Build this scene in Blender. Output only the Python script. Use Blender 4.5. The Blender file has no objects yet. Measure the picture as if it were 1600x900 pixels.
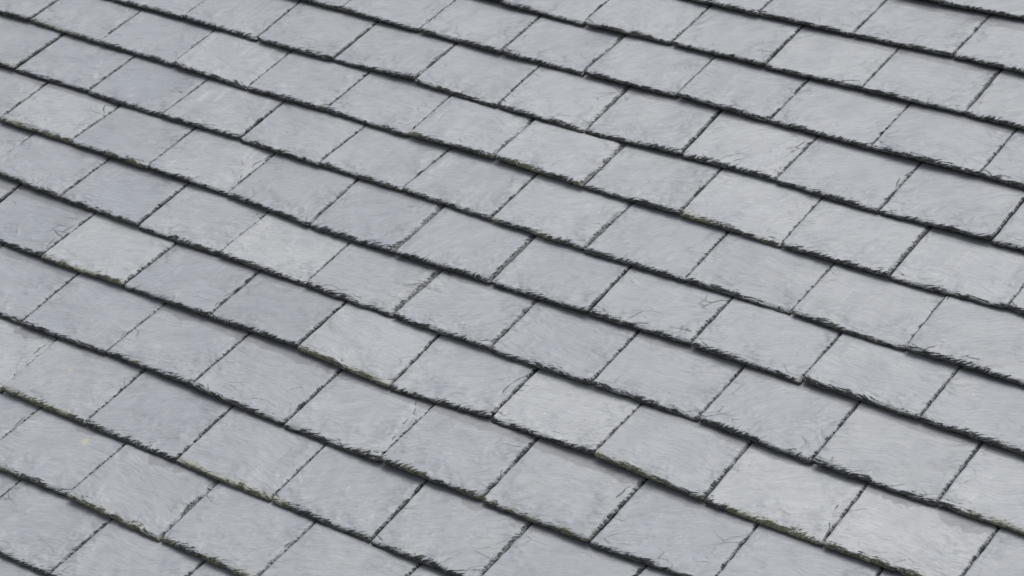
import bpy, math, random
import numpy as np
from mathutils import Matrix, Vector

# ---------------------------------------------------------------- scale and roof frame
S = 0.2                      # metres per roof unit (one course of slates shows one unit)
PITCH = math.radians(28)     # slope of the roof
BASE = 6.0                   # height of the roof above the ground
cp, sp = math.cos(PITCH), math.sin(PITCH)
AU, AV, AN = Vector((1, 0, 0)), Vector((0, cp, sp)), Vector((0, -sp, cp))

def P(u, v, n=0.0):
    return (AU * u + AV * v + AN * n) * S + Vector((0, 0, BASE))

scene = bpy.context.scene
# ---------------------------------------------------------------- camera
RM = [[0.8142055, 0.5574892, -0.1620961], [0.2648704, -0.6051343, -0.7507704], [-0.5166363, 0.5683469, -0.6403661]]
CAM = [12.71005, -9.25288, 17.15943]
F_PX = 3547.45
def d2w(r): return (AU * r[0] + AV * r[1] + AN * r[2]).normalized()
ri, dn, fw = (d2w(r) for r in RM)
cam_data = bpy.data.cameras.new('camera')
cam = bpy.data.objects.new('camera', cam_data)
scene.collection.objects.link(cam)
cam.matrix_world = Matrix(((ri.x, -dn.x, -fw.x, 0), (ri.y, -dn.y, -fw.y, 0), (ri.z, -dn.z, -fw.z, 0), (0, 0, 0, 1)))
cam.location = P(*CAM)
cam_data.sensor_width = 36.0
cam_data.lens = 36.0 * F_PX / 1600
cam_data.clip_start = 0.05
cam_data.clip_end = 6000
cam_data.dof.use_dof = True
cam_data.dof.focus_distance = (P(0.9, 4.6) - cam.location).dot(fw)
cam_data.dof.aperture_fstop = 8.0
scene.camera = cam

# ---------------------------------------------------------------- sky, sun, exposure
SUN_EL, SUN_ROT = math.radians(79), math.radians(-30)     # bright part of the cloud lies over the ridge
w = bpy.data.worlds.new('World'); scene.world = w; w.use_nodes = True
nt = w.node_tree; nt.nodes.clear()
sky = nt.nodes.new('ShaderNodeTexSky'); sky.sky_type = 'NISHITA'; sky.sun_disc = False
sky.sun_elevation = SUN_EL; sky.sun_rotation = SUN_ROT
sky.dust_density = 4.0; sky.ozone_density = 1.0
hs = nt.nodes.new('ShaderNodeHueSaturation'); hs.inputs['Saturation'].default_value = 0.32   # overcast
bg = nt.nodes.new('ShaderNodeBackground'); bg.inputs['Strength'].default_value = 0.13
wo = nt.nodes.new('ShaderNodeOutputWorld')
nt.links.new(sky.outputs[0], hs.inputs['Color']); nt.links.new(hs.outputs[0], bg.inputs[0]); nt.links.new(bg.outputs[0], wo.inputs[0])
sd = bpy.data.lights.new('sun', 'SUN'); sd.energy = 1.0; sd.angle = math.radians(60); sd.color = (1.0, 0.97, 0.93)
sun = bpy.data.objects.new('sun', sd); scene.collection.objects.link(sun)
sun.location = (0, 0, 20)
to_sun = Vector((math.sin(SUN_ROT) * math.cos(SUN_EL), math.cos(SUN_ROT) * math.cos(SUN_EL), math.sin(SUN_EL)))
sun.rotation_euler = to_sun.to_track_quat('Z', 'Y').to_euler()
vs = scene.view_settings
vs.view_transform = 'Standard'; vs.look = 'None'; vs.gamma = 1; vs.use_curve_mapping = False
vs.exposure = 0.56
scene.render.resolution_x = 1024; scene.render.resolution_y = 576

# ---------------------------------------------------------------- node helper
class NG:
    def __init__(s, mat):
        mat.use_nodes = True; s.t = mat.node_tree; s.t.nodes.clear()
    def n(s, kind, **kw):
        x = s.t.nodes.new(kind)
        for k, v in kw.items(): setattr(x, k, v)
        return x
    def put(s, sock, v):
        if isinstance(v, bpy.types.NodeSocket): s.t.links.new(v, sock)
        else: sock.default_value = v
    def m(s, op, a, b=0.0, c=0.0, clamp=False):
        x = s.n('ShaderNodeMath', operation=op, use_clamp=clamp)
        for i, v in enumerate((a, b, c)): s.put(x.inputs[i], v)
        return x.outputs[0]
    def vm(s, op, a, b=(0, 0, 0)):
        x = s.n('ShaderNodeVectorMath', operation=op)
        s.put(x.inputs[0], a); s.put(x.inputs[1], b); return x.outputs[0]
    def scale(s, a, k): return s.vm('MULTIPLY', a, k)
    def noise(s, vec, scale, detail=3.0, rough=0.55, dist=0.0):
        x = s.n('ShaderNodeTexNoise'); s.put(x.inputs['Vector'], vec)
        x.inputs['Scale'].default_value = scale; x.inputs['Detail'].default_value = detail
        x.inputs['Roughness'].default_value = rough; x.inputs['Distortion'].default_value = dist
        return x
    def ramp(s, v, lo, hi, a=0.0, b=1.0):
        x = s.n('ShaderNodeMapRange', interpolation_type='SMOOTHSTEP')
        s.put(x.inputs[0], v); s.put(x.inputs[1], lo); s.put(x.inputs[2], hi); s.put(x.inputs[3], a); s.put(x.inputs[4], b)
        return x.outputs[0]
    def mix(s, f, a, b, mode='MIX'):
        x = s.n('ShaderNodeMix', data_type='RGBA', blend_type=mode)
        s.put(x.inputs[0], f); s.put(x.inputs[6], a); s.put(x.inputs[7], b); return x.outputs[2]
    def attr(s, name, kind='GEOMETRY'):
        x = s.n('ShaderNodeAttribute', attribute_name=name, attribute_type=kind); return x
    def sep(s, v):
        x = s.n('ShaderNodeSeparateXYZ'); s.put(x.inputs[0], v); return x.outputs
    def comb(s, x_, y_, z_):
        x = s.n('ShaderNodeCombineXYZ')
        for i, v in enumerate((x_, y_, z_)): s.put(x.inputs[i], v)
        return x.outputs[0]

# ---------------------------------------------------------------- slate material
def slate_material():
    mat = bpy.data.materials.new('riven_slate'); g = NG(mat)
    suv = g.attr('suv').outputs['Vector']; gco = g.attr('gco').outputs['Vector']
    x, y, z = g.sep(suv)
    db, dl, dr = g.sep(g.attr('edge').outputs['Vector'])
    arc = g.attr('arc').outputs['Fac']; side = g.attr('side').outputs['Fac']
    ob = lambda nme: g.attr(nme, 'OBJECT').outputs['Fac']
    seed, tone, blue, moss, damp, rough, pale = (ob(k) for k in ('seed', 'tone', 'blue', 'moss', 'damp', 'rough', 'streak'))
    spx, spy, spr = ob('spot_x'), ob('spot_y'), ob('spot_r')
    crk = ob('cracks')
    off = g.comb(g.m('MULTIPLY', seed, 7.3), g.m('MULTIPLY', seed, 3.1), seed)
    p = g.vm('ADD', suv, off)
    wn = g.vm('SUBTRACT', g.noise(p, 1.1, 2).outputs['Color'], (0.5, 0.5, 0.5))
    gw = g.vm('ADD', g.vm('ADD', gco, off), g.scale(wn, (0.5, 0.45, 0)))       # bent cleavage grain
    fine = g.noise(g.scale(gw, (6, 50, 1)), 1.0, 4, .62, .1).outputs['Fac']
    broad = g.noise(g.scale(gw, (1.5, 9.5, 1)), 1.0, 4, .55, .25).outputs['Fac']
    grit = g.noise(p, 75, 3, .65).outputs['Fac']
    mott = g.noise(p, 1.7, 4, .6, .4).outputs['Fac']
    mott2 = g.noise(g.vm('ADD', p, (11.0, 5.0, 3.0)), 4.2, 4, .65, .6).outputs['Fac']
    # --- dressed and flaked edges
    jag = g.noise(g.scale(gw, (9, 44, 1)), 1.0, 3, .6).outputs['Fac']
    jag2 = g.noise(p, 34, 3, .7).outputs['Fac']
    j = g.m('ADD', g.m('MULTIPLY', g.m('SUBTRACT', jag, 0.5), 0.30), g.m('MULTIPLY', g.m('SUBTRACT', jag2, 0.5), 0.10))
    wl = g.noise(p, 2.6, 2).outputs['Fac']
    Wb = g.ramp(wl, .34, .66, -0.002, 0.044)
    Wr = g.m('ADD', g.m('MULTIPLY', g.ramp(wl, .35, .65, .2, 1.0), g.m('MULTIPLY', rough, 0.040)), -0.004)
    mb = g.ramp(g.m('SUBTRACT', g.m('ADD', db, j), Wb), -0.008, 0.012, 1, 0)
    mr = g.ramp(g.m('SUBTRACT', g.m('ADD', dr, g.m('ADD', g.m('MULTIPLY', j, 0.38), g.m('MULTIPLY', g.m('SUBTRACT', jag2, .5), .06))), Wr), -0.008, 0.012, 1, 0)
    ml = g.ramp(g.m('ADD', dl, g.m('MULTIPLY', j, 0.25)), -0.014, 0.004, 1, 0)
    mb = g.m('MAXIMUM', mb, g.ramp(db, .002, .012, .8, 0))  # solid dark lip along the lower edge, shade painted in with the chips
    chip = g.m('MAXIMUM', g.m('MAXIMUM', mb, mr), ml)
    strk = g.noise(g.scale(gw, (12, 120, 1)), 1.0, 2, .6).outputs['Fac']
    # --- curved flake steps and hairline cracks
    cw = g.noise(p, 5.0, 3).outputs['Fac']
    arcw = g.m('ADD', arc, g.m('MULTIPLY', g.m('SUBTRACT', cw, .5), 0.07))
    lw = g.ramp(g.noise(p, 7.5, 2).outputs['Fac'], .42, .68, 0.0, 0.017)
    aline = g.m('MULTIPLY', g.ramp(g.m('ABSOLUTE', arcw), 0.0, lw, 1, 0), g.ramp(lw, .001, .006))
    vo = g.n('ShaderNodeTexVoronoi', feature='DISTANCE_TO_EDGE')
    g.put(vo.inputs['Vector'], g.scale(gw, (1.5, 3.6, 1))); vo.inputs['Scale'].default_value = 1.3
    ed = g.m('MINIMUM', g.m('MINIMUM', db, dr), g.m('MULTIPLY', dl, 1.6))
    cmask = g.m('MULTIPLY', g.ramp(g.noise(p, 3.3, 2).outputs['Fac'], .50, .60), g.ramp(ed, .10, .42, 1, .12))
    crack = g.m('MULTIPLY', g.m('MULTIPLY', g.ramp(vo.outputs['Distance'], 0.004, 0.032, 1, 0), cmask), crk)
    # --- terraces where cleavage layers have come away
    tn = g.noise(g.scale(gw, (.9, 3.6, 1)), 1.0, 5, .58, .2).outputs['Fac']
    t8 = g.m('MULTIPLY', tn, 13.0)
    fr = g.m('FRACT', t8)
    stair = g.m('ADD', g.m('FLOOR', t8), g.ramp(fr, .80, 1.0))
    tz = g.m('MULTIPLY', g.ramp(g.noise(p, 2.1, 3).outputs['Fac'], .40, .66), g.ramp(ed, .05, .55, 1.0, .35))
    tline = g.m('MULTIPLY', g.m('MULTIPLY', g.ramp(fr, .82, .92), g.ramp(fr, .94, 1.0, 1, 0)), tz)
    scuff = g.m('MULTIPLY', g.ramp(g.noise(g.scale(gw, (5, 14, 1)), 1.0, 5, .7).outputs['Fac'], .54, .70), g.ramp(mott2, .42, .62))
    # --- damp patch under the lap
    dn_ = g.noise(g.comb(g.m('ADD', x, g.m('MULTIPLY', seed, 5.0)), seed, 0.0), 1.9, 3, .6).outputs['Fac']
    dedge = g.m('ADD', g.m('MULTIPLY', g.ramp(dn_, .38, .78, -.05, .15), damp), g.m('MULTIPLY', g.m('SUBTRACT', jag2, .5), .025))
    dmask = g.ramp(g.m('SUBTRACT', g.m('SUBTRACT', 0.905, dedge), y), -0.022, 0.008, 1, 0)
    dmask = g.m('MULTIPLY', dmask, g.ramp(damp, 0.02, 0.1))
    # --- colour
    base = g.mix(g.ramp(mott, .3, .72), (0.216, 0.232, 0.252, 1), (0.258, 0.272, 0.286, 1))
    base = g.mix(g.m('MULTIPLY', g.ramp(mott2, .42, .75), .45), base, (0.262, 0.279, 0.276, 1))
    base = g.mix(g.m('MULTIPLY', blue, g.ramp(mott, .35, .65, .45, 1.0)), base, (0.202, 0.223, 0.250, 1))
    tv = g.comb(tone, tone, tone)
    base = g.vm('MULTIPLY', base, g.vm('ADD', tv, (1, 1, 1)))
    warm = g.mix(g.ramp(tone, 0.02, .12, 0, .3), base, (0.298, 0.305, 0.306, 1))
    base = warm
    k = g.m('ADD', g.m('MULTIPLY', g.m('SUBTRACT', fine, .5), .62), g.m('MULTIPLY', g.m('SUBTRACT', broad, .5), .30))
    k = g.m('ADD', k, g.m('MULTIPLY', g.m('SUBTRACT', grit, .5), .30))
    k = g.m('ADD', k, 1.0)
    base = g.vm('MULTIPLY', base, g.comb(k, k, k))
    # run-off streaks down the slope
    st = g.noise(g.scale(p, (16, .8, 1)), 1.0, 3, .6).outputs['Fac']
    stm = g.m('MULTIPLY', g.m('MULTIPLY', g.ramp(st, .56, .72), g.ramp(g.noise(p, 2.2, 2).outputs['Fac'], .42, .6)), g.m('ADD', g.m('MULTIPLY', pale, .55), .06))
    base = g.mix(stm, base, (0.40, 0.40, 0.405, 1))
    base = g.mix(g.m('MULTIPLY', g.m('MULTIPLY', scuff, g.ramp(grit, .42, .56, .3, 1)), g.ramp(tone, -.02, .08, .22, .6)), base, (0.40, 0.41, 0.415, 1))
    base = g.mix(g.m('MULTIPLY', tline, .42), base, (0.12, 0.125, 0.13, 1))
    # white mineral specks
    vs_ = g.n('ShaderNodeTexVoronoi', feature='F1'); g.put(vs_.inputs['Vector'], p); vs_.inputs['Scale'].default_value = 7.0
    rndc = g.sep(vs_.outputs['Color'])
    spk = g.m('MULTIPLY', g.ramp(vs_.outputs['Distance'], .03, .10, 1, 0), g.ramp(rndc[0], .86, .95))
    base = g.mix(g.m('MULTIPLY', spk, .65), base, (0.50, 0.50, 0.51, 1))
    # fine dark flecks along the grain
    flk = g.m('MULTIPLY', g.ramp(g.m('ADD', g.noise(g.scale(gw, (5.5, 40, 1)), 1.0, 2, .5, .2).outputs['Fac'], g.ramp(ed, .02, .25, .07, 0)), .67, .76), g.ramp(g.noise(p, 2.4, 2).outputs['Fac'], .42, .60))
    base = g.mix(g.m('MULTIPLY', flk, .42), base, (0.11, 0.115, 0.12, 1))
    eb = g.m('MINIMUM', db, dr)
    flake = g.m('MULTIPLY', g.ramp(g.noise(g.scale(gw, (9, 30, 1)), 1.0, 3, .6).outputs['Fac'], .56, .64), g.ramp(eb, .02, .12, 1, 0))
    base = g.mix(g.m('MULTIPLY', flake, .45), base, (0.36, 0.37, 0.375, 1))
    # lichen spot
    sdist = g.vm('SUBTRACT', suv, g.comb(spx, spy, z))
    ln = g.n('ShaderNodeVectorMath', operation='LENGTH'); g.put(ln.inputs[0], sdist)
    sd_ = g.m('ADD', ln.outputs['Value'], g.m('MULTIPLY', g.m('SUBTRACT', jag2, .5), .10))
    sm = g.m('MULTIPLY', g.ramp(g.m('SUBTRACT', sd_, spr), -.025, .02, 1, 0), g.ramp(spr, .004, .01))
    base = g.mix(g.m('MULTIPLY', sm, .5), base, (0.42, 0.37, 0.22, 1))
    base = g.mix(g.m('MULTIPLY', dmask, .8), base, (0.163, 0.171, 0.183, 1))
    dark = g.mix(g.ramp(g.m('ADD', strk, g.m('MULTIPLY', g.ramp(db, 0.005, .05, 0, 1), .10)),   .53, .74), (0.009, 0.010, 0.011, 1), (0.11, 0.124, 0.126, 1))  # dirt in the chips, plus the edge band's shadow painted near-black
    # algae and moss on dressed edges
    mn = g.noise(p, 3.0, 3, .6).outputs['Fac']
    mossm = g.m('MULTIPLY', g.ramp(g.m('ADD', mn, g.m('MULTIPLY', moss, .30)), .59, .86), g.ramp(db, .03, .22, 1, 0))
    mossm = g.m('MULTIPLY', mossm, g.ramp(moss, 0.0, .15))
    mcol = g.mix(g.ramp(jag2, .35, .65), (0.035, 0.038, 0.022, 1), (0.115, 0.115, 0.078, 1))
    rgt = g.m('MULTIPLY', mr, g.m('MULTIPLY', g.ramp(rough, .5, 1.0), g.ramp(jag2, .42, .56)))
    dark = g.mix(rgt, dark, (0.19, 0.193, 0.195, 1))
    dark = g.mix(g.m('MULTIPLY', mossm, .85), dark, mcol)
    base = g.mix(g.m('MULTIPLY', g.ramp(mossm, .3, 1.0), g.m('MULTIPLY', g.ramp(g.m('ADD', db, g.m('MULTIPLY', j, 1.2)), .02, .12, 1, 0), .5)), base, (0.17, 0.18, 0.10, 1))
    # broken edge faces: cleavage layers, with near-black shade put into the colour
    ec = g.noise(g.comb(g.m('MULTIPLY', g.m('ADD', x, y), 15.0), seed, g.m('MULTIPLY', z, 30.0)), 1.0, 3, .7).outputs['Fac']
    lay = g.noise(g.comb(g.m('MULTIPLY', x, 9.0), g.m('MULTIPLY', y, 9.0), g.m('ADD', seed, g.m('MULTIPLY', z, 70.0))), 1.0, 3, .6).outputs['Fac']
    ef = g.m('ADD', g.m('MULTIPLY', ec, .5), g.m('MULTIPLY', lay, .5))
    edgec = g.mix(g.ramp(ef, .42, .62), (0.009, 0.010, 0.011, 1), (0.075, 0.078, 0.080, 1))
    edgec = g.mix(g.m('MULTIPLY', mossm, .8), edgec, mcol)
    base = g.mix(g.m('MULTIPLY', g.m('MAXIMUM', aline, crack), .85), base, (0.035, 0.037, 0.04, 1))
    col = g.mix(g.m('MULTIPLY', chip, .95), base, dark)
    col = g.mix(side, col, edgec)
    # --- relief
    h = g.m('ADD', g.m('MULTIPLY', fine, .45), g.m('MULTIPLY', broad, 1.3))
    h = g.m('ADD', h, g.m('MULTIPLY', grit, .32))
    h = g.m('ADD', h, g.m('MULTIPLY', g.m('MULTIPLY', stair, .55), tz))
    h = g.m('SUBTRACT', h, g.m('MULTIPLY', g.m('MAXIMUM', aline, crack), .9))
    h = g.m('SUBTRACT', h, g.m('MULTIPLY', chip, g.m('ADD', .8, g.m('MULTIPLY', strk, 1.2))))
    h = g.m('ADD', h, g.m('MULTIPLY', g.m('MULTIPLY', side, ef), 3.0))
    bu = g.n('ShaderNodeBump'); bu.inputs['Strength'].default_value = .55; bu.inputs['Distance'].default_value = 0.0025
    g.put(bu.inputs['Height'], h)
    bs = g.n('ShaderNodeBsdfPrincipled')
    g.put(bs.inputs['Base Color'], col)
    ro = g.m('ADD', .40, g.m('MULTIPLY', g.m('MAXIMUM', chip, side), .35))
    ro = g.m('ADD', ro, g.m('MULTIPLY', g.m('SUBTRACT', mott2, .5), .16))
    g.put(bs.inputs['Roughness'], ro)
    g.put(bs.inputs['Specular IOR Level'], g.m('MULTIPLY_ADD', g.m('MAXIMUM', chip, side), -.30, .42))
    g.put(bs.inputs['Normal'], bu.outputs[0])
    out = g.n('ShaderNodeOutputMaterial'); g.t.links.new(bs.outputs[0], out.inputs[0])
    return mat

def plain_material(name, c0, c1, scale, rough=.9):
    mat = bpy.data.materials.new(name); g = NG(mat)
    tc = g.n('ShaderNodeTexCoord')
    nz = g.noise(tc.outputs['Object'], scale, 5, .6)
    bs = g.n('ShaderNodeBsdfPrincipled'); g.put(bs.inputs['Base Color'], g.mix(g.ramp(nz.outputs['Fac'], .35, .65), c0, c1))
    bs.inputs['Roughness'].default_value = rough
    out = g.n('ShaderNodeOutputMaterial'); g.t.links.new(bs.outputs[0], out.inputs[0])
    return mat

SLATE = slate_material()

# ---------------------------------------------------------------- ground and roof deck
def link(name, verts, faces, mat):
    me = bpy.data.meshes.new(name); me.from_pydata(verts, [], faces); me.update(); me.materials.append(mat)
    o = bpy.data.objects.new(name, me); scene.collection.objects.link(o); return o
G = 3000
gr = link('ground', [(-G, -G, 0), (G, -G, 0), (G, G, 0), (-G, G, 0)], [(0, 1, 2, 3)],
          plain_material('ground_grass', (0.05, 0.07, 0.03, 1), (0.08, 0.10, 0.045, 1), 3.0))
gr['kind'] = 'structure'
DROP = 0.078       # step between one course and the next, in roof units
TH = 0.052         # slate thickness
u0, u1, v0, v1 = -14.5, 9.5, -3.0, 18.0
zt, zb = -2.4 * DROP - TH - .03, -2.4 * DROP - TH - .15
vv = [P(a, b, c) for c in (zb, zt) for a, b in ((u0, v0), (u1, v0), (u1, v1), (u0, v1))]
dk = link('roof_deck', [tuple(q) for q in vv], [(3, 2, 1, 0), (4, 5, 6, 7), (0, 1, 5, 4), (1, 2, 6, 5), (2, 3, 7, 6), (3, 0, 4, 7)],
          plain_material('roofing_felt', (0.02, 0.02, 0.02, 1), (0.035, 0.033, 0.03, 1), 40.0))
dk['kind'] = 'structure'

# ---------------------------------------------------------------- value noise for the meshes
def _h(ix, iy, s):
    n = (ix * 374761393 + iy * 668265263 + s * 982451653) & 0xffffffff
    n = ((n ^ (n >> 13)) * 1274126177) & 0xffffffff
    return ((n ^ (n >> 16)) & 0xffff) / 65535.0
def vnoise(x, y, s):
    x = np.asarray(x, float); y = np.asarray(y, float) + 0 * x; x = x + 0 * y
    ix = np.floor(x).astype(np.int64); iy = np.floor(y).astype(np.int64)
    fx = x - ix; fy = y - iy; fx = fx * fx * (3 - 2 * fx); fy = fy * fy * (3 - 2 * fy)
    a = _h(ix, iy, s) * (1 - fx) + _h(ix + 1, iy, s) * fx
    b = _h(ix, iy + 1, s) * (1 - fx) + _h(ix + 1, iy + 1, s) * fx
    return a * (1 - fy) + b * fy
def fbm(x, y, s, o=3):
    t = 0; a = .5; n = 0
    for i in range(o):
        t = t + a * vnoise(x * 2 ** i, y * 2 ** i, s + 17 * i); n += a; a *= .5
    return t / n

# ---------------------------------------------------------------- one slate
def seg(a, b, st): return list(np.arange(a, b - st * .5, st))
def make_slate(row, L, Rr, ft, sd, rng):
    """L, Rr = (u, dv, skew) of the joints left and right of the slate."""
    LEN = 2.32
    wid = Rr[0] - L[0]
    a = seg(0, .05, .0125) + seg(.05, wid - .12, .042) + seg(wid - .12, wid, .0125) + [wid]
    b = seg(0, .14, .0125) + seg(.14, 1.12, .042) + seg(1.12, LEN, .3) + [LEN]
    A, B = np.meshgrid(np.array(a), np.array(b)); nb, na = A.shape
    gap = .006 + .013 * rng.random()
    fL = .010 * (fbm(B * 11, B * 0 + 3.3, sd + 1) - .5) * 2
    fR = .020 * (fbm(B * 13, B * 0 + 7.1, sd + 2) - .5) * 2
    s = A / wid
    left = L[0] + L[2] * np.clip(B, 0, 1.3) + gap * .5 + fL
    right = Rr[0] + Rr[2] * np.clip(B, 0, 1.3) - gap - fR + ft.get('open', 0) * -.02 * B
    U = left * (1 - s) + right * s
    # rounded or knocked-off corners
    crn = np.exp(-(s * wid) / .035) + np.exp(-((1 - s) * wid) / .04) * (1.0 + ft.get('cut', 0))
    dv = (L[1] + ft['ja']) * (1 - s) + (Rr[1] + ft['jb']) * s
    edge_v = dv + (.011 + .006 * ft['rough']) * (fbm(A * 12, A * 0 + 1.7, sd + 3) - .5) * 2 + .010 * ft['corner'] * crn
    edge_v = edge_v - .018
    V = row + B + edge_v * np.clip(1 - B / 1.2, 0, 1)
    # surface relief: warp, twist, flaked bevels, arc-shaped steps
    z = -DROP * B
    tw = ft['twist'] * (s - .5) * 2 * np.clip(1 - B / 2, 0, 1)
    lift = ft['lift'] * np.clip(1 - B / 2, 0, 1)
    bow = ft['bow'] * (1 - (s * 2 - 1) ** 2)
    z = z + tw + lift + bow + .008 * (fbm(A * 1.6, B * 1.6, sd + 4) - .5)
    ang = ft['grain']; ca, sa = math.cos(ang), math.sin(ang)
    ga, gb = A * ca + B * sa, -A * sa + B * ca
    jg = fbm(ga * 9, gb * 26, sd + 5) - .5
    Wb = np.clip(.024 + .045 * (fbm(A * 5, A * 0 + 9, sd + 6) - .45) + .06 * jg, .004, .12)
    Wr = np.clip((.003 + .045 * ft['rough']) * (.5 + fbm(B * 5, B * 0 + 2, sd + 7)) + .05 * jg, .002, .12)
    Wl = np.clip(.004 + .02 * jg, .001, .05)
    def drop(d, W, dep): return dep * np.clip(1 - d / W, 0, 1) ** .8
    dr_ = wid - A
    dp = np.maximum(np.maximum(drop(B, Wb, .020), drop(dr_, Wr, .020 + .010 * ft['rough'])), drop(A, Wl, .010))
    dp = dp + .002 * (fbm(ga * 20, gb * 70, sd + 8) - .5) * (dp > .002)
    z = z - dp
    arc = np.full(A.shape, 9.0)
    for (cx, cy, r, sx) in ft['arcs']:
        d = np.sqrt(((A - cx) * sx) ** 2 + (B - cy) ** 2) - r
        z = z + .006 * (np.clip(d / .02, 0, 1) - 1) * np.clip((.35 - np.minimum(dr_, B)) / .2, 0, 1)
        arc = np.where(np.abs(d) < np.abs(arc), d, arc)
    top = np.stack([U, V, z], -1).reshape(-1, 3)
    idx = np.arange(nb * na).reshape(nb, na)
    ring = np.concatenate([idx[0, :], idx[1:, -1], idx[-1, -2::-1], idx[-2:0:-1, 0]])
    N = len(ring); fin = (B.ravel()[ring] < 1.3)
    # skirts: rough broken faces between top and underside
    base = -DROP * B.ravel()[ring] - TH + (tw + lift + bow).ravel()[ring]
    rows = [top]; attr_z = [np.zeros(len(top))]; src = [np.arange(nb * na)]
    rs = np.random.RandomState(sd % 99991)
    cu, cv = U.mean(), row + LEN / 2
    nx = np.zeros(N); ny = np.zeros(N)
    i1, i2 = na, na + nb - 1
    ny[:i1] = -1; nx[i1:i2] = 1; ny[i2:i2 + na - 1] = 1; nx[i2 + na - 1:] = -1
    prof = [(.22, .006), (.5, .010), (.78, .004), (1.0, -.012)]
    for q, (tt, push) in enumerate(prof):
        t0 = top[ring]
        w_ = (push + .005 * (rs.rand(N) - .5)) * fin
        pts = np.stack([t0[:, 0] + nx * w_ , t0[:, 1] + ny * w_, t0[:, 2] * (1 - tt) + base * tt], -1)
        rows.append(pts); attr_z.append(np.full(N, tt)); src.append(ring)
    co = np.concatenate(rows); az = np.concatenate(attr_z); sr = np.concatenate(src)
    quads = np.stack([idx[:-1, :-1], idx[:-1, 1:], idx[1:, 1:], idx[1:, :-1]], -1).reshape(-1, 4)
    nt_ = len(quads); ql = [quads]
    prev = ring
    for q in range(len(prof)):
        cur = nb * na + q * N + np.arange(N)
        ql.append(np.stack([prev, cur, np.roll(cur, -1), np.roll(prev, -1)], -1)); prev = cur
    Q = np.concatenate(ql)
    ox, oy = (L[0] + Rr[0]) / 2, row + .5
    co = co - np.array([ox, oy, 0])
    cw = co * S
    me = bpy.data.meshes.new('roof_slate')
    nq = len(Q)
    me.vertices.add(len(cw)); me.vertices.foreach_set('co', cw.ravel())
    me.loops.add(nq * 4 + N); me.polygons.add(nq + 1)
    me.loops.foreach_set('vertex_index', np.concatenate([Q.ravel(), prev[::-1]]).astype(np.int32))
    me.polygons.foreach_set('loop_start', np.concatenate([np.arange(nq) * 4, [nq * 4]]).astype(np.int32))
    sm = np.zeros(nq + 1, bool); sm[:nt_] = True
    me.polygons.foreach_set('use_smooth', sm)
    me.update(calc_edges=True); me.validate()
    def av(name, vals):
        at = me.attributes.new(name, 'FLOAT_VECTOR', 'POINT'); at.data.foreach_set('vector', vals.astype(np.float32).ravel())
    def af(name, vals):
        at = me.attributes.new(name, 'FLOAT', 'POINT'); at.data.foreach_set('value', vals.astype(np.float32).ravel())
    Af, Bf = A.ravel()[sr], B.ravel()[sr]
    av('suv', np.stack([Af, Bf, az * TH], -1))
    av('gco', np.stack([ga.ravel()[sr], gb.ravel()[sr], az * 0], -1))
    av('edge', np.stack([Bf, Af, wid - Af], -1))
    af('arc', arc.ravel()[sr]); af('side', (az > 0).astype(float))
    me.materials.append(SLATE)
    o = bpy.data.objects.new('roof_slate', me)
    scene.collection.objects.link(o)
    m = Matrix(((AU.x, AV.x, AN.x, 0), (AU.y, AV.y, AN.y, 0), (AU.z, AV.z, AN.z, 0), (0, 0, 0, 1)))
    o.matrix_world = Matrix.Translation(P(ox, oy)) @ m
    return o

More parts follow.
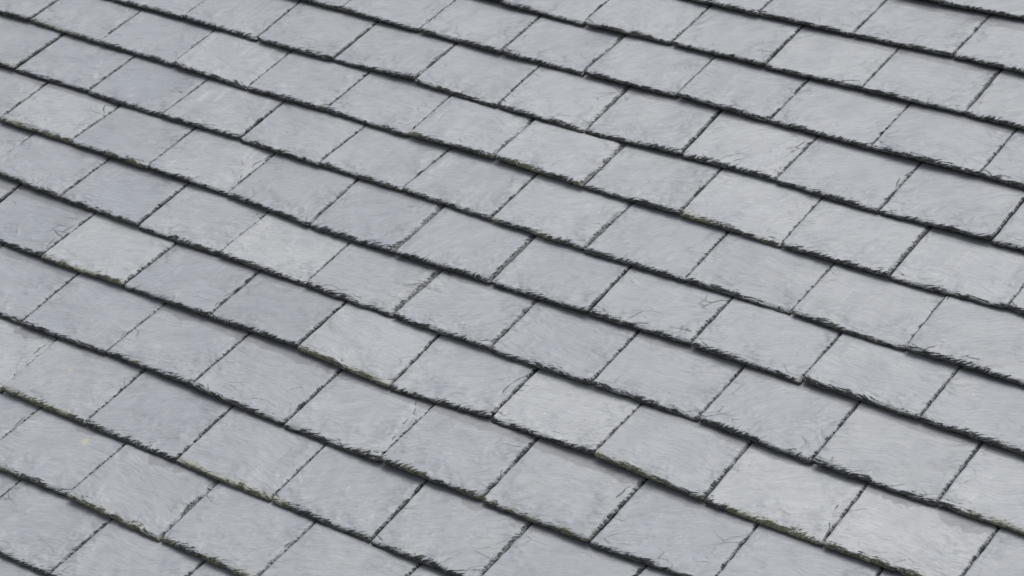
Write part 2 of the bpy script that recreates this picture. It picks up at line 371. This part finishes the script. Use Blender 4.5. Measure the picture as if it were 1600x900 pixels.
# ---------------------------------------------------------------- the courses
# course number: joints between neighbouring slates, each (place along the course, slip up or down, lean)
J = {
    0: [(-4.559, -0.033, -0.003), (-3.17, -0.001, 0.021), (-1.789, -0.004, 0.036)],
    1: [(-5.214, -0.038, 0.021), (-3.808, -0.007, 0.002), (-2.383, -0.038, -0.013), (-0.999, -0.026, 0.008), (0.356, 0.008, 0.062)],
    2: [(-5.817, -0.052, -0.05), (-4.45, -0.023, -0.007), (-3.029, -0.025, -0.02), (-1.624, -0.02, -0.013), (-0.225, -0.018, -0.023), (1.139, 0.008, 0.023), (2.498, 0.049, 0.09)],
    3: [(-6.456, -0.035, -0.034), (-5.061, 0.006, 0.017), (-3.677, 0.017, -0.002), (-2.245, -0.021, 0.002), (-0.872, -0.024, 0.0), (0.514, -0.007, -0.007), (1.914, -0.027, 0.015), (3.336, 0.024, -0.003), (4.722, 0.087, 0.027)],
    4: [(-8.504, 0.057, -0.066), (-7.143, 0.036, 0.002), (-5.722, 0.054, 0.031), (-4.3, 0.049, -0.008), (-2.929, 0.077, 0.007), (-1.491, 0.006, -0.039), (-0.123, 0.072, -0.001), (1.254, 0.079, 0.019), (2.676, 0.016, -0.014), (4.089, -0.003, -0.013), (5.514, 0.034, 0.023)],
    5: [(-9.179, 0.124, -0.018), (-7.789, 0.071, 0.015), (-6.344, 0.036, -0.02), (-4.948, 0.022, 0.002), (-3.549, 0.025, -0.023), (-2.19, 0.005, 0.025), (-0.776, 0.011, -0.008), (0.624, -0.011, -0.014), (2.002, 0.034, 0.012), (3.427, -0.018, 0.009), (4.863, 0.001, 0.009)],
    6: [(-9.832, 0.036, -0.041), (-8.499, 0.043, 0.033), (-7.068, 0.025, -0.01), (-5.663, 0.024, 0.003), (-4.226, -0.055, -0.038), (-2.865, -0.045, -0.009), (-1.451, -0.018, -0.022), (-0.064, 0.008, -0.023), (1.314, 0.02, -0.004), (2.724, 0.023, 0.018), (4.145, 0.023, 0.015)],
    7: [(-10.533, 0.041, 0.003), (-9.073, 0.036, -0.012), (-7.679, 0.005, 0.009), (-6.273, 0.024, -0.019), (-4.895, -0.007, 0.022), (-3.544, 0.03, 0.041), (-2.117, -0.039, -0.016), (-0.734, -0.052, 0.026), (0.678, -0.038, -0.007), (2.08, -0.035, 0.013), (3.515, -0.063, -0.009)],
    8: [(-11.228, 0.057, 0.0), (-9.771, 0.023, -0.023), (-8.335, 0.009, -0.044), (-6.93, -0.022, -0.031), (-5.555, 0.0, -0.015), (-4.153, -0.03, -0.024), (-2.803, -0.001, -0.009), (-1.41, -0.036, -0.002), (-0.008, -0.051, -0.014), (1.387, -0.052, -0.009), (2.793, -0.043, 0.012), (4.227, -0.017, 0.034)],
    9: [(-8.98, -0.033, 0.0), (-7.56, -0.042, -0.072), (-6.195, -0.036, -0.017), (-4.803, -0.001, -0.011), (-3.402, -0.063, -0.029), (-2.022, -0.069, -0.02), (-0.609, -0.03, -0.032), (0.731, -0.008, 0.024), (2.15, -0.042, 0.008), (3.577, -0.021, 0.003)],
    10: [(-6.867, 0.006, 0.0), (-5.45, -0.015, 0.0), (-4.051, -0.021, -0.018), (-2.717, -0.024, 0.021), (-1.295, 0.018, -0.014), (0.09, -0.008, -0.011), (1.496, -0.006, 0.002), (2.941, -0.003, -0.005)],
    11: [(-3.355, -0.043, 0.0), (-1.966, -0.006, -0.012), (-0.557, -0.003, -0.011), (0.838, 0.019, -0.006), (2.255, 0.037, -0.013)],
    12: [(-1.216, -0.013, 0.0), (0.176, 0.041, 0.0), (1.574, 0.078, 0.009)],
}
J[-1] = [(-4.12, 0, 0), (-2.7, 0, 0)]
J[-2] = [(-4.75, 0, 0), (-3.3, 0, 0)]
J[13] = [(-.52, .06, 0), (.87, .1, 0), (2.28, .15, 0)]
J[14] = [(-1.2, .1, 0), (.2, .15, 0), (1.6, .15, 0)]

def px(u, v, n=0.0):          # where a roof point lies in the photograph, only used to count and describe slates
    d = (u - CAM[0], v - CAM[1], n - CAM[2])
    c = [sum(r[i] * d[i] for i in range(3)) for r in RM]
    return 800 + F_PX * c[0] / c[2], 450 + F_PX * c[1] / c[2]
def clip_area(poly, x0, y0, x1, y1):
    def cut(p, f, g):
        out = []
        for i in range(len(p)):
            a, b = p[i - 1], p[i]; fa, fb = f(a), f(b)
            if (fa >= 0) != (fb >= 0):
                t = fa / (fa - fb); out.append((a[0] + t * (b[0] - a[0]), a[1] + t * (b[1] - a[1])))
            if fb >= 0: out.append(b)
        return out
    for f in (lambda q: q[0] - x0, lambda q: x1 - q[0], lambda q: q[1] - y0, lambda q: y1 - q[1]):
        poly = cut(poly, f, None)
        if len(poly) < 3: return 0
    return abs(sum(poly[i - 1][0] * poly[i][1] - poly[i][0] * poly[i - 1][1] for i in range(len(poly)))) / 2

# what single slates look like: (pixel inside the slate, words, properties)
FEAT = [
(20,20,'smooth grey',{}),
(130,30,'grey mossy-edged',{'moss':.7,'arc':['tr']}),
(250,55,'smooth bluish',{'blue':.6}),
(330,85,'pale streaked',{'tone':.05,'streak':1.0}),
(450,110,'plain light grey',{'tone':.03}),
(120,105,'smooth blue-grey',{'blue':.5}),
(0,75,'grey mossy-edged',{'moss':.8}),
(230,130,'mottled bluish',{'blue':.9,'tone':-.04,'cracks':1.0}),
(330,165,'pale streaked',{'tone':.03,'streak':.9}),
(95,170,'pale slate-grey mossy-edged cracked',{'moss':1.0,'tone':.08,'arc':['tr','b']}),
(210,210,'smooth mossy-edged',{'moss':.6,'tone':.0}),
(330,250,'white-scuffed',{'tone':.04,'streak':1.0,'arc':['r']}),
(60,265,'grey lightly mossy-edged',{'moss':.5}),
(190,300,'bluish mottled',{'blue':.8}),
(60,345,'blue-grey finely cracked',{'blue':.7,'tone':-.03,'cracks':1.0,'arc':['r']}),
(170,385,'pale warm-grey mossy-edged',{'tone':.12,'blue':0,'moss':1.0}),
(305,430,'smooth bluish',{'blue':.7,'tone':-.03}),
(430,480,'dark bluish',{'blue':.8,'tone':-.06,'damp':.3}),
(560,530,'pale mossy-cornered',{'tone':.07,'moss':.9,'arc':['br']}),
(310,345,'pale grey',{'tone':.05}),
(430,385,'pale speckled',{'tone':.07,'blue':0}),
(180,490,'plain bluish',{'blue':.6}),
(310,540,'pale grey damp-topped',{'tone':.02,'damp':.6}),
(430,590,'rippled damp-topped',{'damp':.6,'cracks':.7}),
(10,545,'pale warm-grey damp-topped',{'tone':.08,'damp':.9,'arc':['r']}),
(115,590,'pale yellow-spotted',{'tone':.02,'spot':(.55,.62,.03),'moss':.9,'damp':.5,'arc':['tr']}),
(250,650,'smooth bluish damp-topped',{'blue':.8,'damp':.9,'moss':.4,'tone':-.03}),
(390,690,'greenish-grey mossy-edged damp-topped',{'damp':.8,'moss':1.0}),
(530,760,'smooth mid-grey',{'moss':.6,'damp':.5,'blue':.4}),
(90,705,'yellow-spotted warm-grey damp-topped',{'tone':.04,'spot':(.93,.78,.05),'damp':.7,'moss':.8}),
(225,760,'greenish rough-edged damp-topped',{'rough':1.3,'damp':1.0,'moss':.7,'tone':.01}),
(370,820,'grey mossy-edged',{'moss':.7,'blue':.4,'rough':.8}),
(530,640,'pale flaked-corner',{'tone':.03,'arc':['r','tr']}),
(680,700,'mossy-edged',{'moss':.8,'damp':.5}),
(680,820,'scallop-cornered',{'arc':['br','bl'],'rough':.9,'damp':.9,'cut':.6}),
(840,770,'flaked mossy-edged',{'moss':.8,'damp':.5,'arc':['r']}),
(1000,830,'smooth bluish',{'blue':.8,'damp':.3}),
(880,645,'pale chipped-corner',{'tone':.09,'blue':0,'arc':['bl','br'],'streak':.6}),
(1040,715,'pale greenish mossy-edged',{'tone':.03,'moss':.9}),
(720,580,'pale flaked',{'tone':.06,'arc':['r']}),
(590,340,'bluish rough-edged',{'blue':.8,'rough':1.6,'arc':['br']}),
(725,385,'bluish arc-cracked',{'blue':.5,'arc':['br'],'rough':1.0,'lift':.01,'cut':.4}),
(870,430,'smooth grey',{'blue':.3,'rough':.2}),
(1020,480,'long-cracked',{'cracks':1.0,'arc':['bl'],'damp':.4}),
(570,435,'grey rough-edged',{'rough':1.6}),
(690,490,'curved-grain arc-cracked',{'arc':['br'],'rough':.9,'damp':.4,'tone':.02}),
(850,530,'smooth blue-grey',{'blue':.5,'damp':.4}),
(738,199,'pale rough-edged',{'tone':.04,'rough':.9,'moss':.5}),
(870,245,'pale rough-edged mossy',{'tone':.06,'rough':1.4,'moss':.7,'lift':.012}),
(880,335,'pale flaked rough-edged',{'tone':.05,'rough':1.1,'arc':['br'],'moss':.6}),
(740,290,'smooth violet-grey',{'tone':-.01}),
(880,150,'pale crescent-cracked',{'tone':.07,'arc':['bl'],'rough':.9,'moss':.4,'damp':.6}),
(700,95,'plain grey',{'tone':-.01}),
(830,60,'plain smooth',{'arc':['r']}),
(940,80,'plain rough-edged',{'rough':.9,'tone':.02}),
(1170,320,'pale mossy-edged scallop-cornered',{'tone':.08,'moss':1.0,'arc':['br'],'blue':0}),
(1340,370,'light grey chipped-edge',{'tone':.03,'rough':.7}),
(1500,410,'pale banded',{'tone':.07,'streak':.7,'arc':['bl']}),
(1165,225,'pale crackled',{'tone':.09,'cracks':1.0,'arc':['r']}),
(1295,75,'arc-cornered light',{'arc':['br'],'tone':.01}),
(1440,115,'arc-cornered grey',{'arc':['br'],'rough':.7}),
(1470,230,'smooth bluish chip-cornered',{'arc':['bl'],'blue':.5}),
(1360,475,'pale-lined grey',{'streak':.6}),
(1520,520,'thin-cracked light grey',{'cracks':1.0}),
(1230,770,'pale mossy-edged',{'tone':.1,'blue':0,'moss':1.0,'arc':['r']}),
(1420,840,'pale damp-cornered mossy-edged',{'tone':.1,'blue':0,'moss':.8,'damp':1.2}),
(1215,645,'smooth arc-cornered',{'arc':['br'],'damp':.5,'tone':-.01}),
(1400,705,'triangle-flaked',{'arc':['br'],'damp':.3}),
(1550,770,'pale mossy',{'tone':.06,'moss':.8,'damp':.5}),
(1190,520,'grey chip-cornered',{'arc':['bl']}),
]
slates = []
for row in range(-2, 15):
    js = list(J[row])
    for _ in range(9): js.insert(0, (js[0][0] - 1.41, js[0][1] * .6, 0)); js.append((js[-1][0] + 1.415, js[-1][1] * .6, 0))
    for a, b in zip(js[:-1], js[1:]):
        pl = [px(a[0], row + a[1]), px(b[0], row + b[1]), px(b[0], row + 1 + b[1] - .05, -DROP), px(a[0], row + 1 + a[1] - .05, -DROP)]
        near = clip_area(pl, -170, -120, 1770, 1040)
        if near < 900: continue
        slates.append(dict(row=row, a=a, b=b, poly=pl, vis=clip_area(pl, 0, 0, 1600, 900),
                           c=px((a[0] + b[0]) / 2, row + .48, -DROP * .5)))
for x, y, words, pr in FEAT:
    s = min(slates, key=lambda q: (q['c'][0] - x) ** 2 + (q['c'][1] - y) ** 2)
    if 'f' in s: print('FEAT CLASH', x, y, s['f'], words)
    s['f'] = (words, pr)

ORD = ['zeroth', 'first', 'second', 'third', 'fourth', 'fifth', 'sixth', 'seventh', 'eighth', 'ninth', 'tenth', 'eleventh',
       'twelfth', 'thirteenth', 'fourteenth', 'fifteenth', 'sixteenth', 'seventeenth']
count = {}
for i, s in enumerate(slates):
    rng = random.Random(1000 + i * 7)
    row = s['row']; words, pr = s.get('f', ('plain grey', {}))
    wid = s['b'][0] - s['a'][0]
    arcs = []
    for key in pr.get('arc', []):
        if key == 'br': arcs.append((wid + .35, -.35, .48 + .09 * rng.random(), .62))
        elif key == 'r': arcs.append((wid + .66, .35 + .3 * rng.random(), .73, .95))
        elif key == 'bl': arcs.append((-.33, -.33, .46 + .07 * rng.random(), .65))
        elif key == 'b': arcs.append((wid * .5, -.70, .76, .5))
        elif key == 'tr': arcs.append((wid + .38, 1.1, .50, .8))
    if not pr.get('arc'):
        q = rng.random()
        if q < .28: arcs.append((wid + .35, -.35, .45 + .08 * rng.random(), .65))
        elif q < .42: arcs.append((wid + .66, .3 + .4 * rng.random(), .71, 1.0))
        elif q < .52: arcs.append((-.30, -.33, .43 + .06 * rng.random(), .7))
    ft = dict(ja=rng.uniform(-.013, .013), jb=rng.uniform(-.013, .013), corner=rng.choice([.2, .6, 1.0, 1.6]), twist=rng.uniform(-.020, .020), lift=rng.uniform(-.004, .016) + pr.get('lift', 0),
              bow=rng.uniform(-.010, .014), grain=math.radians(rng.gauss(24, 14)), rough=pr.get('rough', rng.choice([.1, .2, .35, .5])), arcs=arcs)
    if 'cut' in pr: ft['cut'] = pr['cut']
    o = make_slate(row, s['a'], s['b'], ft, 31 * i + 77, rng)
    o['seed'] = float(i) * 1.37
    o['tone'] = pr.get('tone', 0.0) + rng.uniform(-.025, .025)
    o['blue'] = .65 * float(pr.get('blue', max(0.0, rng.gauss(.22, .2))))
    o['moss'] = float(pr.get('moss', .05 if rng.random() < .6 else .25))
    o['damp'] = float(pr.get('damp', rng.choice([0, 0, .1, .3])))
    o['rough'] = float(ft['rough'])
    o['streak'] = float(pr.get('streak', rng.choice([0, .1, .3])))
    o['cracks'] = float(pr.get('cracks', rng.uniform(.1, .6)))
    sx, sy, sr = pr.get('spot', (0, 0, 0)); o['spot_x'], o['spot_y'], o['spot_r'] = float(sx), float(sy), float(sr)
    o['category'] = 'roof slate'; o['group'] = 'slates laid in slanting rows on the roof'
    rn = ORD[row + 2]
    if s['vis'] > 220:
        count[row] = count.get(row, 0) + 1
        o['label'] = '%s slate, %s from left in %s slanting row from bottom left' % (words, ORD[count[row]], rn)
    else:
        inrow = [q for q in slates if q['row'] == row]; vis = [k for k, q in enumerate(inrow) if q['vis'] > 220]; me_ = inrow.index(s)
        if not vis: o['label'] = 'grey slate, %s of the course just %s those in view' % (ORD[me_ + 1], 'below' if row < 0 else 'above')
        elif me_ < vis[0]: o['label'] = 'grey slate, %s past the left end of %s slanting row from bottom left' % (ORD[vis[0] - me_], rn)
        else: o['label'] = 'grey slate, %s past the right end of %s slanting row from bottom left' % (ORD[me_ - vis[-1]], rn)
print('slates', len(slates), 'in view', sum(v for k, v in count.items() if isinstance(k, int)))
